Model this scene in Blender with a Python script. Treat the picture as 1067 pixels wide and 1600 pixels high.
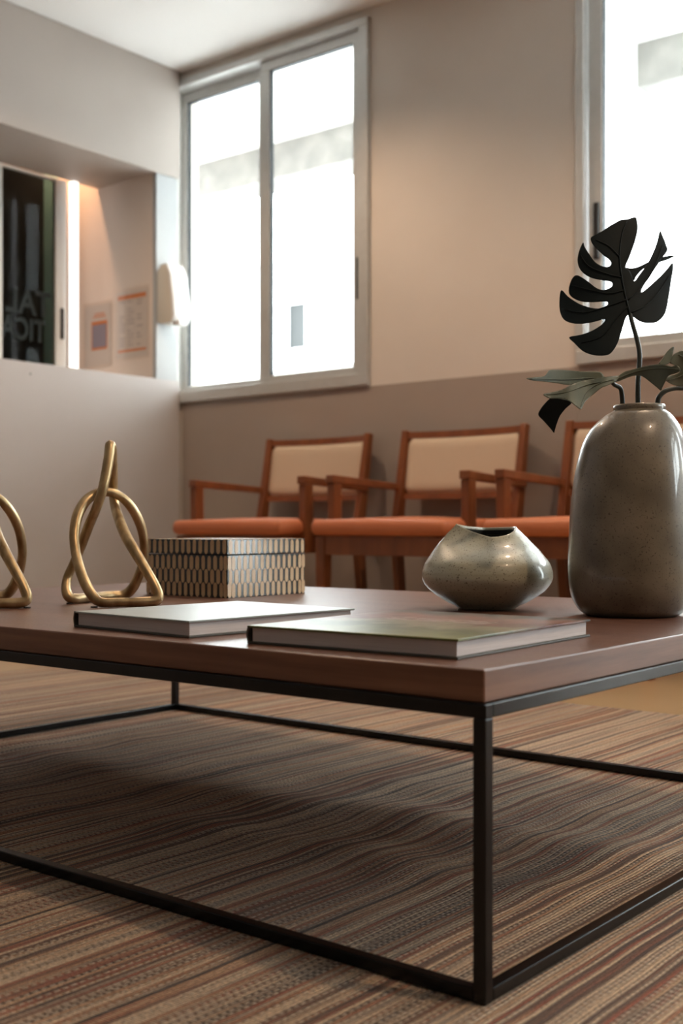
import bpy, bmesh, math, random
from mathutils import Vector, Matrix
from mathutils.geometry import delaunay_2d_cdt
random.seed(7)
S = bpy.context.scene
for o in list(bpy.data.objects): bpy.data.objects.remove(o)
C = S.collection
R = math.radians
PI = math.pi

# ------------------------------------------------------------------ camera
YAW = R(38.9); CAMZ = 0.46
cd = bpy.data.cameras.new('camera'); cam = bpy.data.objects.new('camera', cd); C.objects.link(cam)
cam.location = (0, 0, CAMZ); cam.rotation_euler = (R(90), 0, YAW)
cd.sensor_fit = 'VERTICAL'; cd.sensor_height = 36; cd.sensor_width = 24
cd.lens = 1836/1600*36; cd.shift_y = 22/1600
cd.clip_start = 0.05; cd.clip_end = 200
cd.dof.use_dof = True; cd.dof.focus_distance = 1.72; cd.dof.aperture_fstop = 5.0
S.camera = cam
# ------------------------------------------------------------------ world
W = bpy.data.worlds.new('world'); S.world = W; W.use_nodes = True
bg = W.node_tree.nodes['Background']
bg.inputs[0].default_value = (0.92, 0.96, 1.0, 1); bg.inputs[1].default_value = 16.0
# ------------------------------------------------------------------ lights
def area(name, loc, rot, sx, sy, power, col, portal=False):
    l = bpy.data.lights.new(name, 'AREA'); l.shape = 'RECTANGLE'; l.size = sx; l.size_y = sy
    l.energy = power; l.color = col; l.cycles.is_portal = portal
    o = bpy.data.objects.new(name, l); o.location = loc; o.rotation_euler = rot; C.objects.link(o); return o
# sky portals, one per opening in the window wall (pointing into the room)
area('portal', (-3.63, 4.15, 1.85), (R(-90), 0, 0), 1.10, 1.50, 1, (1,1,1), True)
area('portal', (-1.06, 4.15, 1.85), (R(-90), 0, 0), 2.0, 1.50, 1, (1,1,1), True)
area('portal', (2.78, 4.15, 1.85), (R(-90), 0, 0), 2.50, 1.50, 1, (1,1,1), True)
area('portal', (.75, 4.15, 1.31), (R(-90), 0, 0), .48, 2.60, 1, (1,1,1), True)
DOWN = [(-3.2, 3.0, 'over the end of the row of chairs by the counter'), (-1.1, 2.9, 'over the chairs in front of the right window'), (.6, 1.4, 'over the rug beside the coffee table')]
def down(loc, power, col=(1.0, 0.70, 0.46), blend=.6, size=R(140)):
    l = bpy.data.lights.new('downlight_lamp', 'SPOT'); l.energy = power; l.color = col
    l.spot_size = size; l.spot_blend = blend; l.shadow_soft_size = .03
    o = bpy.data.objects.new('downlight_lamp', l); o.location = loc; C.objects.link(o)
for p, w in zip(DOWN, (52, 46, 78)):
    down((p[0], p[1], 2.63), w)
down((-4.79, 3.60, 2.62), 30, (1.0, .55, .30), .3, R(165))          # lamp in the reception room
# ------------------------------------------------------------------ view
S.view_settings.view_transform = 'Standard'; S.view_settings.look = 'None'
S.view_settings.gamma = 1; S.view_settings.use_curve_mapping = False
S.view_settings.exposure = 0.18

# ================================================================== materials
def mat(name, col, rough=.6, metal=0, **kw):
    m = bpy.data.materials.new(name); m.use_nodes = True
    b = m.node_tree.nodes['Principled BSDF']
    b.inputs['Base Color'].default_value = (*col, 1)
    b.inputs['Roughness'].default_value = rough; b.inputs['Metallic'].default_value = metal
    for k, v in kw.items():
        b.inputs[k.replace('_', ' ')].default_value = v
    return m
def N(m, t, **kw):
    n = m.node_tree.nodes.new(t)
    for k, v in kw.items(): setattr(n, k, v)
    return n
def lk(m, a, b): m.node_tree.links.new(a, b)
def bsdf(m): return m.node_tree.nodes['Principled BSDF']
def mth(m, op, a, b=None, c=None):
    n = N(m, 'ShaderNodeMath', operation=op)
    for i, v in enumerate((a, b, c)):
        if v is None: continue
        if isinstance(v, (int, float)): n.inputs[i].default_value = v
        else: lk(m, v, n.inputs[i])
    return n.outputs[0]
def ramp(m, fac, stops, interp='LINEAR'):
    r = N(m, 'ShaderNodeValToRGB'); r.color_ramp.interpolation = interp
    e = r.color_ramp.elements
    while len(e) < len(stops): e.new(.5)
    for i, (p, c) in enumerate(stops): e[i].position = p; e[i].color = (*c, 1)
    lk(m, fac, r.inputs[0]); return r.outputs[0]
def noise(m, scale, detail=4, stretch=None, rough=.5, coord='Object'):
    tc = N(m, 'ShaderNodeTexCoord'); n = N(m, 'ShaderNodeTexNoise')
    n.inputs['Scale'].default_value = scale; n.inputs['Detail'].default_value = detail; n.inputs['Roughness'].default_value = rough
    if stretch:
        mp = N(m, 'ShaderNodeMapping'); mp.inputs['Scale'].default_value = stretch
        lk(m, tc.outputs[coord], mp.inputs[0]); lk(m, mp.outputs[0], n.inputs['Vector'])
    else: lk(m, tc.outputs[coord], n.inputs['Vector'])
    return n.outputs['Fac']
def bump(m, h, strength=.3, dist=.002):
    b = N(m, 'ShaderNodeBump'); b.inputs['Strength'].default_value = strength; b.inputs['Distance'].default_value = dist
    lk(m, h, b.inputs['Height']); lk(m, b.outputs[0], bsdf(m).inputs['Normal'])
def noisy(name, c1, c2, scale, rough=.6, stretch=None, bstr=0, bd=.002, detail=4, lo=.3, hi=.7, metal=0, **kw):
    m = mat(name, c1, rough, metal, **kw)
    f = noise(m, scale, detail, stretch)
    lk(m, ramp(m, f, [(lo, c1), (hi, c2)]), bsdf(m).inputs['Base Color'])
    if bstr: bump(m, f, bstr, bd)
    return m

M = {}
M['wall'] = noisy('wall_paint', (.66,.60,.54), (.69,.63,.57), 3, .75, bstr=.05)
M['far_wall'] = mat('dark_far_wall', (.10,.070,.050), .6)  # invented dark finish on the unseen walls, to cut bounced light
M['wall_grey'] = noisy('grey_paint', (.43,.378,.338), (.45,.398,.357), 3, .6)
M['counter'] = noisy('counter_paint', (.51,.475,.46), (.53,.495,.48), 3, .45)
M['taupe'] = noisy('taupe_paint', (.36,.30,.26), (.38,.32,.275), 3, .5)
M['ceiling'] = noisy('ceiling_paint', (.86,.85,.83), (.88,.87,.85), 2, .85)
M['niche'] = noisy('niche_paint', (.80,.70,.63), (.82,.72,.65), 3, .5)
M['pier'] = mat('pier_paint', (.44,.46,.47), .6)
M['white'] = mat('white_paint', (.82,.83,.83), .5)
M['alu'] = noisy('aluminium', (.57,.575,.56), (.61,.61,.595), 30, .38, metal=.35)
M['alu_dark'] = mat('aluminium_shade', (.20,.19,.18), .5, .2)
M['black_plastic'] = mat('black_plastic', (.015,.015,.017), .4)
M['gasket'] = mat('rubber_gasket', (.02,.025,.03), .6)
M['floor'] = noisy('floor_tile', (.42,.27,.14), (.47,.31,.165), 2.5, .28)
M['ext_white'] = mat('render_white', (.88,.88,.87), .9)
M['concrete'] = noisy('concrete', (.17,.165,.155), (.24,.23,.215), 9, .9, bstr=.4, bd=.01)
M['pavement'] = noisy('pavement', (.40,.395,.39), (.46,.455,.45), 4, .9)
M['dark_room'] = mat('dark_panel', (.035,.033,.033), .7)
M['teal'] = mat('teal_panel', (.32,.54,.54), .4)
M['teal_letter'] = mat('teal_letter', (.002,.011,.012), .6)
M['black_steel'] = noisy('black_steel', (.003,.0035,.0045), (.004,.0048,.006), 60, .27, bstr=.05, bd=.0005)
bsdf(M['black_steel']).inputs['Specular IOR Level'].default_value = .35
def glass(name, tint, coat=1.0):
    m = bpy.data.materials.new(name); m.use_nodes = True; nt = m.node_tree; nt.nodes.clear()
    o = nt.nodes.new('ShaderNodeOutputMaterial'); mx = nt.nodes.new('ShaderNodeMixShader')
    t = nt.nodes.new('ShaderNodeBsdfTransparent'); g = nt.nodes.new('ShaderNodeBsdfGlossy'); lw = nt.nodes.new('ShaderNodeLayerWeight')
    pw = nt.nodes.new('ShaderNodeMath'); pw.operation = 'POWER'; pw.inputs[1].default_value = 5
    f = nt.nodes.new('ShaderNodeMath'); f.operation = 'MULTIPLY_ADD'; f.inputs[1].default_value = .96*coat; f.inputs[2].default_value = .04*coat
    nt.links.new(lw.outputs['Facing'], pw.inputs[0]); nt.links.new(pw.outputs[0], f.inputs[0])
    t.inputs[0].default_value = (*tint, 1); g.inputs['Roughness'].default_value = .01
    nt.links.new(f.outputs[0], mx.inputs[0]); nt.links.new(t.outputs[0], mx.inputs[1]); nt.links.new(g.outputs[0], mx.inputs[2])
    nt.links.new(mx.outputs[0], o.inputs[0]); return m
M['glass'] = glass('window_glass', (.93,.96,.95))
M['tint'] = glass('tinted_glass', (.55,.60,.60), .25)
def emis(name, col, s):
    m = mat(name, col, .5); b = bsdf(m); b.inputs['Emission Color'].default_value = (*col, 1); b.inputs['Emission Strength'].default_value = s; return m
M['lamp'] = emis('lamp_diffuser', (1,.85,.7), 6)
M['tube'] = emis('frame_glow', (1,.97,.93), 1.5)  # emission standing in for daylight on the sash frame, not a tube lamp

# chair materials
def wood(name, c1, c2, stretch, rough=.38, scale=18):
    m = mat(name, c1, rough)
    f = noise(m, scale, 6, stretch, .6)
    lk(m, ramp(m, f, [(.32, c1), (.68, c2)]), bsdf(m).inputs['Base Color'])
    bump(m, f, .12, .001); return m
M['chair_wood'] = wood('reddish_wood', (.165,.048,.015), (.26,.082,.025), (1,1,.15))
M['terracotta'] = noisy('terracotta_vinyl', (.56,.17,.068), (.61,.19,.078), 260, .48, bstr=.15, bd=.0006)
M['cream'] = noisy('cream_fabric', (.60,.47,.34), (.66,.52,.38), 500, .85, bstr=.2, bd=.0005)
M['piping'] = mat('cream_piping', (.50,.40,.28), .7)

# table
def tabletop_mat():
    m = mat('table_veneer', (.12,.05,.03), .2)
    g = noise(m, 6, 6, (1.2, 7, 7), .6); s = noise(m, 420, 3)
    lk(m, ramp(m, g, [(.3,(.100,.042,.027)), (.7,(.165,.078,.050))]), bsdf(m).inputs['Base Color'])
    lk(m, mth(m, 'MULTIPLY_ADD', s, .18, .25), bsdf(m).inputs['Roughness'])
    bump(m, s, .22, .0009); return m
M['top'] = tabletop_mat()
M['edge'] = wood('walnut_edge', (.13,.052,.026), (.24,.110,.060), (.5, .5, 9), .35, 7)

def rug_mat():
    m = mat('woven_rug', (.3,.2,.12), .92)
    geo = N(m, 'ShaderNodeTexCoord'); sp = N(m, 'ShaderNodeSeparateXYZ'); lk(m, geo.outputs['Object'], sp.inputs[0])
    x, y = sp.outputs[0], sp.outputs[1]
    wob = N(m, 'ShaderNodeTexNoise'); wob.inputs['Scale'].default_value = 3.0; wob.inputs['Detail'].default_value = 2
    lk(m, geo.outputs['Object'], wob.inputs['Vector'])
    x = mth(m, 'ADD', x, mth(m, 'MULTIPLY', mth(m, 'SUBTRACT', wob.outputs['Fac'], .5), .014))
    P = .0052
    u = mth(m, 'DIVIDE', x, P); idx = mth(m, 'FLOOR', u); fr = mth(m, 'FRACT', u)
    rib = mth(m, 'SINE', mth(m, 'MULTIPLY', fr, PI))
    def wn(v):
        n = N(m, 'ShaderNodeTexWhiteNoise', noise_dimensions='1D'); lk(m, v, n.inputs['W']); return n.outputs['Value']
    r1 = wn(idx); r2 = wn(mth(m, 'ADD', idx, 57.3))
    # runs of colour along each rib
    cb = N(m, 'ShaderNodeCombineXYZ'); lk(m, mth(m, 'MULTIPLY', idx, 7.31), cb.inputs[0]); lk(m, mth(m, 'MULTIPLY', y, 2.6), cb.inputs[1])
    ln = N(m, 'ShaderNodeTexNoise'); ln.inputs['Scale'].default_value = 1.0; ln.inputs['Detail'].default_value = 3; lk(m, cb.outputs[0], ln.inputs['Vector'])
    # broad bands
    cb2 = N(m, 'ShaderNodeCombineXYZ'); lk(m, mth(m, 'MULTIPLY', x, 48), cb2.inputs[0]); lk(m, mth(m, 'MULTIPLY', y, .9), cb2.inputs[1])
    bn = N(m, 'ShaderNodeTexNoise'); bn.inputs['Scale'].default_value = 1.0; bn.inputs['Detail'].default_value = 3; lk(m, cb2.outputs[0], bn.inputs['Vector'])
    f = mth(m, 'ADD', mth(m, 'MULTIPLY', r1, .80), mth(m, 'ADD', mth(m, 'MULTIPLY', ln.outputs['Fac'], .62), mth(m, 'MULTIPLY', bn.outputs['Fac'], .45)))
    f = mth(m, 'SUBTRACT', f, .44)
    col = ramp(m, f, [(.10,(.10,.060,.045)), (.26,(.26,.14,.085)), (.36,(.44,.13,.065)), (.45,(.58,.31,.17)),
                      (.56,(.76,.48,.28)), (.66,(.40,.29,.21)), (.80,(.88,.64,.42))])
    # beaded cream yarns
    bead = mth(m, 'FRACT', mth(m, 'ADD', mth(m, 'DIVIDE', y, .0105), mth(m, 'MULTIPLY', r2, 9)))
    bp = mth(m, 'SINE', mth(m, 'MULTIPLY', bead, PI))
    isb = mth(m, 'GREATER_THAN', r2, .60)
    bm = mth(m, 'MULTIPLY', isb, mth(m, 'GREATER_THAN', bp, .50))
    mx = N(m, 'ShaderNodeMix', data_type='RGBA'); lk(m, mth(m, 'MULTIPLY', bm, .75), mx.inputs['Factor']); lk(m, col, mx.inputs['A'])
    mx.inputs['B'].default_value = (.82,.64,.47,1)
    gr = noise(m, 260, 2)
    gv = N(m, 'ShaderNodeMix', data_type='RGBA', blend_type='MULTIPLY'); gv.inputs['Factor'].default_value = 1
    lk(m, mx.outputs['Result'], gv.inputs['A']); lk(m, ramp(m, gr, [(.34, (.55,.50,.46)), (.60, (1.0,1.0,1.0))]), gv.inputs['B'])
    # cross weave between yarns
    fine = mth(m, 'SINE', mth(m, 'MULTIPLY', y, 2*PI/.0034))
    lk(m, gv.outputs['Result'], bsdf(m).inputs['Base Color'])
    h = mth(m, 'ADD', mth(m, 'MULTIPLY', rib, mth(m, 'MULTIPLY_ADD', mth(m, 'MULTIPLY', isb, bp), .8, .6)), mth(m, 'MULTIPLY', fine, .18))
    bump(m, h, 1.0, .0040)
    bsdf(m).inputs['Sheen Weight'].default_value = .15
    return m
M['rug'] = rug_mat()

M['brass'] = noisy('brushed_gold', (.24,.155,.07), (.62,.46,.26), 45, .36, stretch=(1,1,.35), bstr=.35, bd=.002, metal=.85, lo=.3, hi=.72)
M['foot'] = mat('felt_foot', (.02,.018,.016), .8)
def ceramic(name, c1, c2, c3):
    m = mat(name, c1, .36)
    a = noise(m, 14, 5); b = noise(m, 330, 2)
    col = ramp(m, a, [(.3, c1), (.7, c2)])
    mx = N(m, 'ShaderNodeMix', data_type='RGBA'); lk(m, ramp(m, b, [(.60,(0,0,0)), (.70,(1,1,1))]), mx.inputs['Factor'])
    lk(m, col, mx.inputs['A']); mx.inputs['B'].default_value = (*c3, 1)
    lk(m, mx.outputs['Result'], bsdf(m).inputs['Base Color'])
    bump(m, b, .06, .0005)
    bsdf(m).inputs['Coat Weight'].default_value = .6; bsdf(m).inputs['Coat Roughness'].default_value = .045
    return m
M['ceramic_small'] = ceramic('celadon_glaze', (.36,.36,.27), (.45,.445,.34), (.10,.085,.06))
M['ceramic_tall'] = ceramic('olive_glaze', (.105,.088,.060), (.21,.18,.13), (.075,.062,.045))
M['vase_inside'] = mat('vase_inside', (.03,.032,.028), .6)
M['leaf_shaded'] = noisy('leaf_shaded', (.003,.008,.010), (.006,.014,.017), 20, .6)  # near-black copy of the leaf colour, backlit shade put into it
bsdf(M['leaf_shaded']).inputs['Specular IOR Level'].default_value = .25
M['leaf_green'] = noisy('leaf_green', (.085,.105,.075), (.15,.17,.125), 22, .34)
M['vein'] = mat('leaf_vein', (.09,.11,.08), .5)
M['stem'] = mat('leaf_stem', (.018,.026,.022), .45)
M['lacquer'] = mat('black_lacquer', (.010,.016,.014), .14)
bsdf(M['lacquer']).inputs['Coat Weight'].default_value = .35; bsdf(M['lacquer']).inputs['Coat Roughness'].default_value = .12
M['bone'] = noisy('bone_inlay', (.46,.30,.155), (.64,.46,.27), 45, .25, stretch=(1,1,.3))
bsdf(M['bone']).inputs['Coat Weight'].default_value = .35; bsdf(M['bone']).inputs['Coat Roughness'].default_value = .12
def pages():
    m = mat('paper_pages', (.70,.64,.63), .8)
    f = noise(m, 60, 3, (.2,.2,40))
    lk(m, ramp(m, f, [(.3,(.60,.54,.53)), (.7,(.80,.74,.73))]), bsdf(m).inputs['Base Color']); return m
M['pages'] = pages()
M['cover_pale'] = noisy('pale_cover', (.33,.38,.385), (.39,.435,.435), 6, .30)
M['cover_board'] = mat('cover_board', (.07,.065,.05), .5)
def photo_cover():
    m = mat('photo_cover', (.2,.2,.15), .30)
    bsdf(m).inputs['Specular IOR Level'].default_value = .25
    tc = N(m, 'ShaderNodeTexCoord'); sp = N(m, 'ShaderNodeSeparateXYZ'); lk(m, tc.outputs['Object'], sp.inputs[0])
    n = noise(m, 20, 6, None, .65)
    v = mth(m, 'ADD', mth(m, 'MULTIPLY', sp.outputs[1], 2.2), mth(m, 'ADD', .12, mth(m, 'MULTIPLY', n, .60)))
    col = ramp(m, v, [(.12,(.17,.19,.07)), (.28,(.07,.085,.035)), (.38,(.22,.21,.13)), (.50,(.12,.045,.035)), (.60,(.25,.12,.09)), (.72,(.10,.09,.08)), (.9,(.04,.045,.035))])
    # pale printed patch in the middle of the picture
    dx = mth(m, 'ABSOLUTE', sp.outputs[0]); dy = mth(m, 'ABSOLUTE', mth(m, 'SUBTRACT', sp.outputs[1], .035))
    k = mth(m, 'MULTIPLY', mth(m, 'LESS_THAN', dx, .075), mth(m, 'LESS_THAN', dy, .022))
    k = mth(m, 'MULTIPLY', k, mth(m, 'GREATER_THAN', noise(m, 55, 2, (1, 2.4, 1)), .47))
    mx = N(m, 'ShaderNodeMix', data_type='RGBA'); lk(m, mth(m, 'MULTIPLY', k, .7), mx.inputs['Factor']); lk(m, col, mx.inputs['A'])
    mx.inputs['B'].default_value = (.42,.34,.31,1)
    lk(m, mx.outputs['Result'], bsdf(m).inputs['Base Color'])
    return m
M['cover_photo'] = photo_cover()
M['print_pale'] = mat('pale_print', (.62,.56,.52), .3)
M['paper'] = mat('paper_sheet', (.72,.66,.62), .6)
M['orange_ink'] = mat('orange_ink', (.72,.26,.10), .6)
M['blue_ink'] = mat('grey_blue_ink', (.30,.27,.33), .6)
M['grey_ink'] = mat('grey_ink', (.42,.37,.38), .7)
M['acrylic'] = glass('clear_acrylic', (.98,.97,.96), .5)
M['disp'] = mat('ivory_plastic', (.74,.70,.62), .35)
M['disp_white'] = mat('white_plastic', (.86,.86,.85), .3)

# ================================================================== mesh helpers
def link(name, bm, m, parent=None, smooth=False, loc=None):
    me = bpy.data.meshes.new(name); bmesh.ops.recalc_face_normals(bm, faces=bm.faces[:]); bm.to_mesh(me); bm.free()
    if smooth:
        for p in me.polygons: p.use_smooth = True
    for x in (m if isinstance(m, (list, tuple)) else [m]): me.materials.append(x)
    o = bpy.data.objects.new(name, me); C.objects.link(o)
    if parent: o.parent = parent
    if loc: o.location = loc
    return o
def tag(o, label, cat, group=None):
    o['label'] = label; o['category'] = cat
    if group: o['group'] = group
    return o
def thing(name, label, cat, loc=(0,0,0), rz=0, group=None):
    o = bpy.data.objects.new(name, None); C.objects.link(o); o.location = loc; o.rotation_euler = (0,0,rz)
    o.empty_display_size = .05
    return tag(o, label, cat, group)
def struct(name, bm, m, parent=None, label=None):
    o = link(name, bm, m, parent)
    if not parent: o['kind'] = 'structure'
    if label: o['label'] = label
    return o
def box(bm, x0, x1, y0, y1, z0, z1, bev=0, seg=2, mi=0):
    r = bmesh.ops.create_cube(bm, size=1); vs = r['verts']
    for v in vs:
        v.co = Vector(((x0+x1)/2 + v.co.x*(x1-x0), (y0+y1)/2 + v.co.y*(y1-y0), (z0+z1)/2 + v.co.z*(z1-z0)))
    fs = list({f for v in vs for f in v.link_faces})
    for f in fs: f.material_index = mi
    if bev:
        es = list({e for v in vs for e in v.link_edges})
        bmesh.ops.bevel(bm, geom=es, offset=bev, segments=seg, profile=.5, affect='EDGES')
    return vs
def B(*a, bev=0, seg=2):
    bm = bmesh.new(); box(bm, *a, bev=bev, seg=seg); return bm
def boxes(L, bev=0):
    bm = bmesh.new()
    for a in L: box(bm, *a, bev=bev)
    return bm
def beam(bm, p0, p1, w, h, side=Vector((1,0,0)), w1=None, h1=None, bev=.003):
    """tapered rectangular bar from p0 to p1; w along side, h perpendicular"""
    p0, p1 = Vector(p0), Vector(p1); d = (p1-p0).normalized(); s = (side - d*side.dot(d)).normalized(); t = d.cross(s)
    w1 = w1 or w; h1 = h1 or h
    vs = []
    for p, a, b in ((p0, w, h), (p1, w1, h1)):
        for i, j in ((-1,-1),(1,-1),(1,1),(-1,1)): vs.append(bm.verts.new(p + s*i*a/2 + t*j*b/2))
    fs = [(0,1,2,3),(4,7,6,5)] + [(i,(i+1)%4+0,(i+1)%4+4,i+4) for i in range(4)]
    faces = [bm.faces.new([vs[i] for i in f]) for f in fs]
    es = list({e for f in faces for e in f.edges})
    if bev: bmesh.ops.bevel(bm, geom=es, offset=bev, segments=2, profile=.5, affect='EDGES')
def catmull(pts, n, closed=True):
    out = []; L = len(pts); rng = range(L) if closed else range(L-1)
    for i in rng:
        if closed: p0, p1, p2, p3 = (pts[(i+k-1) % L] for k in range(4))
        else: p0, p1, p2, p3 = (pts[max(0, min(L-1, i+k-1))] for k in range(4))
        for s in range(n):
            t = s/n
            out.append(tuple(.5*((2*b)+(-a+c)*t+(2*a-5*b+4*c-d)*t*t+(-a+3*b-3*c+d)*t**3) for a, b, c, d in zip(p0, p1, p2, p3)))
    if not closed: out.append(tuple(pts[-1]))
    return out
def tube(bm, pts, rad, seg=12, closed=False, flat=None):
    pts = [Vector(p) for p in pts]; n = len(pts); rings = []; up = None
    for i, p in enumerate(pts):
        a = pts[(i-1) % n] if closed or i else pts[0]; b = pts[(i+1) % n] if closed or i < n-1 else pts[-1]
        t = (b-a).normalized()
        if up is None: up = Vector((0,0,1)) if abs(t.z) < .9 else Vector((1,0,0))
        u = (up - t*up.dot(t)).normalized(); v = t.cross(u); up = u
        r = rad(i/n) if callable(rad) else rad
        rings.append([bm.verts.new(p + (u*math.cos(2*PI*k/seg) + v*math.sin(2*PI*k/seg))*r) for k in range(seg)])
    for i in range(n if closed else n-1):
        A, Bq = rings[i], rings[(i+1) % n]
        off = 0
        if closed and i == n-1:   # best alignment to avoid twist
            off = min(range(seg), key=lambda q: sum((A[k].co-Bq[(k+q) % seg].co).length for k in range(seg)))
        for k in range(seg):
            bm.faces.new((A[k], A[(k+1) % seg], Bq[(k+1+off) % seg], Bq[(k+off) % seg]))
    if not closed:
        bm.faces.new(rings[0]); bm.faces.new(rings[-1])
def copy_tree(root, loc, label, group=None):
    r = root.copy(); C.objects.link(r); r.location = loc; r['label'] = label
    if group: r['group'] = group
    for ch in list(root.children):
        c = ch.copy(); C.objects.link(c); c.parent = r
        for g in ch.children:
            d = g.copy(); C.objects.link(d); d.parent = c
    return r

# ================================================================== the room
XC, YW, ZC = -4.210, 3.984, 2.674            # counter wall plane, window wall plane, ceiling
FZ = -.008                                   # bare floor; the rug's upper face is at about 0
XR, YF = 4.6, -3.2
ZS = 1.062                                   # window sill line / top of dado
struct('floor', B(-7.2, XR+.2, YF-.2, YW+.20, FZ-.12, FZ), M['floor'])
struct('ceiling', B(-4.66, XR+.2, YF-.2, YW+.18, ZC, ZC+.12), M['ceiling'])
WT = .20
wz0, wz1 = ZS, 2.634
LW = (-4.310, -3.055); RW = (-2.076, -.05); DW = (.50, 1.00); QW = (1.50, 4.05)
wb = boxes([(XC-.5, LW[0], YW, YW+WT, FZ, ZC), (LW[0], LW[1], YW, YW+WT, FZ, wz0), (LW[0], LW[1], YW, YW+WT, wz1, ZC),
            (LW[1], RW[0], YW, YW+WT, FZ, ZC), (RW[0], RW[1], YW, YW+WT, FZ, wz0), (RW[0], RW[1], YW, YW+WT, wz1, ZC),
            (RW[1], DW[0], YW, YW+WT, FZ, ZC), (DW[0], DW[1], YW, YW+WT, wz1, ZC), (DW[1], QW[0], YW, YW+WT, FZ, ZC),
            (QW[0], QW[1], YW, YW+WT, FZ, wz0), (QW[0], QW[1], YW, YW+WT, wz1, ZC), (QW[1], XR+.2, YW, YW+WT, FZ, ZC)])
wall_b = struct('wall_back', wb, M['wall'])
for a, b in ((XC+.001, RW[0]-.0008), (RW[0]+.0008, DW[0])):
    struct('dado_panel', B(a, b, YW-.004, YW, FZ+.001, ZS-.004, bev=.001), M['taupe'], wall_b)
struct('wall_right', B(XR, XR+.15, YF, YW, FZ, ZC), M['far_wall'])
struct('wall_front', B(XC, XR, YF-.15, YF, FZ, ZC), M['far_wall'])
# counter wall: solid below the counter, boxed header above, niche between
NY = 3.816; NX = -4.652; CZ = 1.164; HZ = 2.150; OY = 1.56
wl = struct('wall_left', boxes([(XC-.16, XC, YF, YW-.026, FZ, CZ), (XC-.16, XC, YF, OY, CZ, ZC)]), M['counter'])
struct('header_box', B(NX, XC+.005, OY, YW-.026, HZ, ZC-.001, bev=.002), M['wall_grey'], wl)
struct('counter_slab', B(NX-.18, XC-.160, OY, YW, CZ-.04, CZ), M['white'], wl)
struct('corner_pier', B(XC-.03, XC-.006, NY, YW-.036, CZ, HZ), M['pier'], wl)
struct('niche_wall', B(-6.7, XC-.030, NY, NY+.14, FZ, ZC), M['niche'], wl)
bm = bmesh.new(); bmesh.ops.create_cone(bm, cap_ends=True, segments=12, radius1=.0055, radius2=.004, depth=.003, matrix=Matrix.Translation((XC+.0015, 3.09, 1.114)) @ Matrix.Rotation(R(90), 4, 'Y'))
struct('screw', bm, M['alu_dark'], wl)
# reception room shell behind the counter
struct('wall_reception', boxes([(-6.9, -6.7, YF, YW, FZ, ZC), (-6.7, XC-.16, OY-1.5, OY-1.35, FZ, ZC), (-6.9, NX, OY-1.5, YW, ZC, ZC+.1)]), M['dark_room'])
struct('unlit_backing', B(-6.6, -5.045, NY-.03, NY-.002, FZ, ZC-.01), M['dark_room'])  # dark sheet added over the niche wall, standing in for the unlit room
struct('trim_2', B(-5.045, -4.965, NY-.03, NY-.002, FZ, ZC-.01), M['teal'])
struct('glow_strip', B(NX-.014, NX+.02, 3.650, 3.684, CZ, HZ, bev=.003), M['tube'])   # added glowing strip standing in for daylight on the sash's end frame

# ---- windows
def window(name, x0, x1, z0, z1, sashes, latch):
    """outer frame + sliding sashes [(x0,x1,y_front)] + latch [(x,z0,z1,yfront)]"""
    root = struct(name, boxes([(x0, x1, YW-.024, YW+.12, z0, z0+.052), (x0, x1, YW-.024, YW+.12, z1-.034, z1),
                               (x0, x0+.034, YW-.024, YW+.12, z0+.052, z1-.034), (x1-.050, x1, YW-.024, YW+.12, z0+.052, z1-.034)], bev=.003), M['alu'])
    for (a, b, y) in sashes:
        zz0, zz1 = z0+.054, z1-.036; w = .055
        s = struct('sash_frame', boxes([(a, b, y, y+.032, zz0, zz0+.034), (a, b, y, y+.032, zz1-.044, zz1),
                    (a, a+w, y, y+.032, zz0+.034, zz1-.044), (b-w, b, y, y+.032, zz0+.034, zz1-.044)], bev=.002), M['alu'], root)
        struct('pane', B(a+w, b-w, y+.012, y+.018, zz0+.034, zz1-.044), M['glass'], s)
        struct('gasket', boxes([(a+w, a+w+.004, y+.005, y+.028, zz0+.034, zz1-.044), (b-w-.004, b-w, y+.005, y+.028, zz0+.034, zz1-.044),
                    (a+w, b-w, y+.005, y+.028, zz1-.048, zz1-.044)]), M['gasket'], s)
    for (x, za, zb, y) in latch:
        struct('latch', B(x-.011, x+.011, y-.012, y-.0005, za, zb, bev=.004), M['black_plastic'], root)
    return root
w1 = window('window_1', LW[0], LW[1], wz0, wz1, [(LW[0]+.010, -3.705, YW+.060), (-3.700, LW[1]-.045, YW+.005)], [(-3.120, 1.438, 1.618, YW+.005)])
w2 = window('window_2', RW[0], RW[1], wz0, wz1, [(RW[0]+.040, -1.035, YW+.005), (-1.080, RW[1]-.045, YW+.060)], [(-2.000, 1.450, 1.660, YW+.005)])
dr = struct('door_1', boxes([(DW[0], DW[0]+.05, YW-.01, YW+.09, FZ, wz1), (DW[1]-.05, DW[1], YW-.01, YW+.09, FZ, wz1), (DW[0], DW[1], YW-.01, YW+.09, wz1-.05, wz1),
                             (DW[0]+.05, DW[1]-.05, YW+.01, YW+.07, FZ, FZ+.06)], bev=.003), M['alu'])
struct('pane', B(DW[0]+.05, DW[1]-.05, YW+.035, YW+.041, FZ+.06, wz1-.05), M['glass'], dr)
window('window_4', QW[0], QW[1], wz0, wz1, [(QW[0]+.054, 2.80, YW+.005), (2.76, QW[1]-.045, YW+.060)], [])
struct('handle', B(.955, .985, YW-.03, YW+.01, .95, 1.15, bev=.005), M['black_plastic'], dr)

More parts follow.
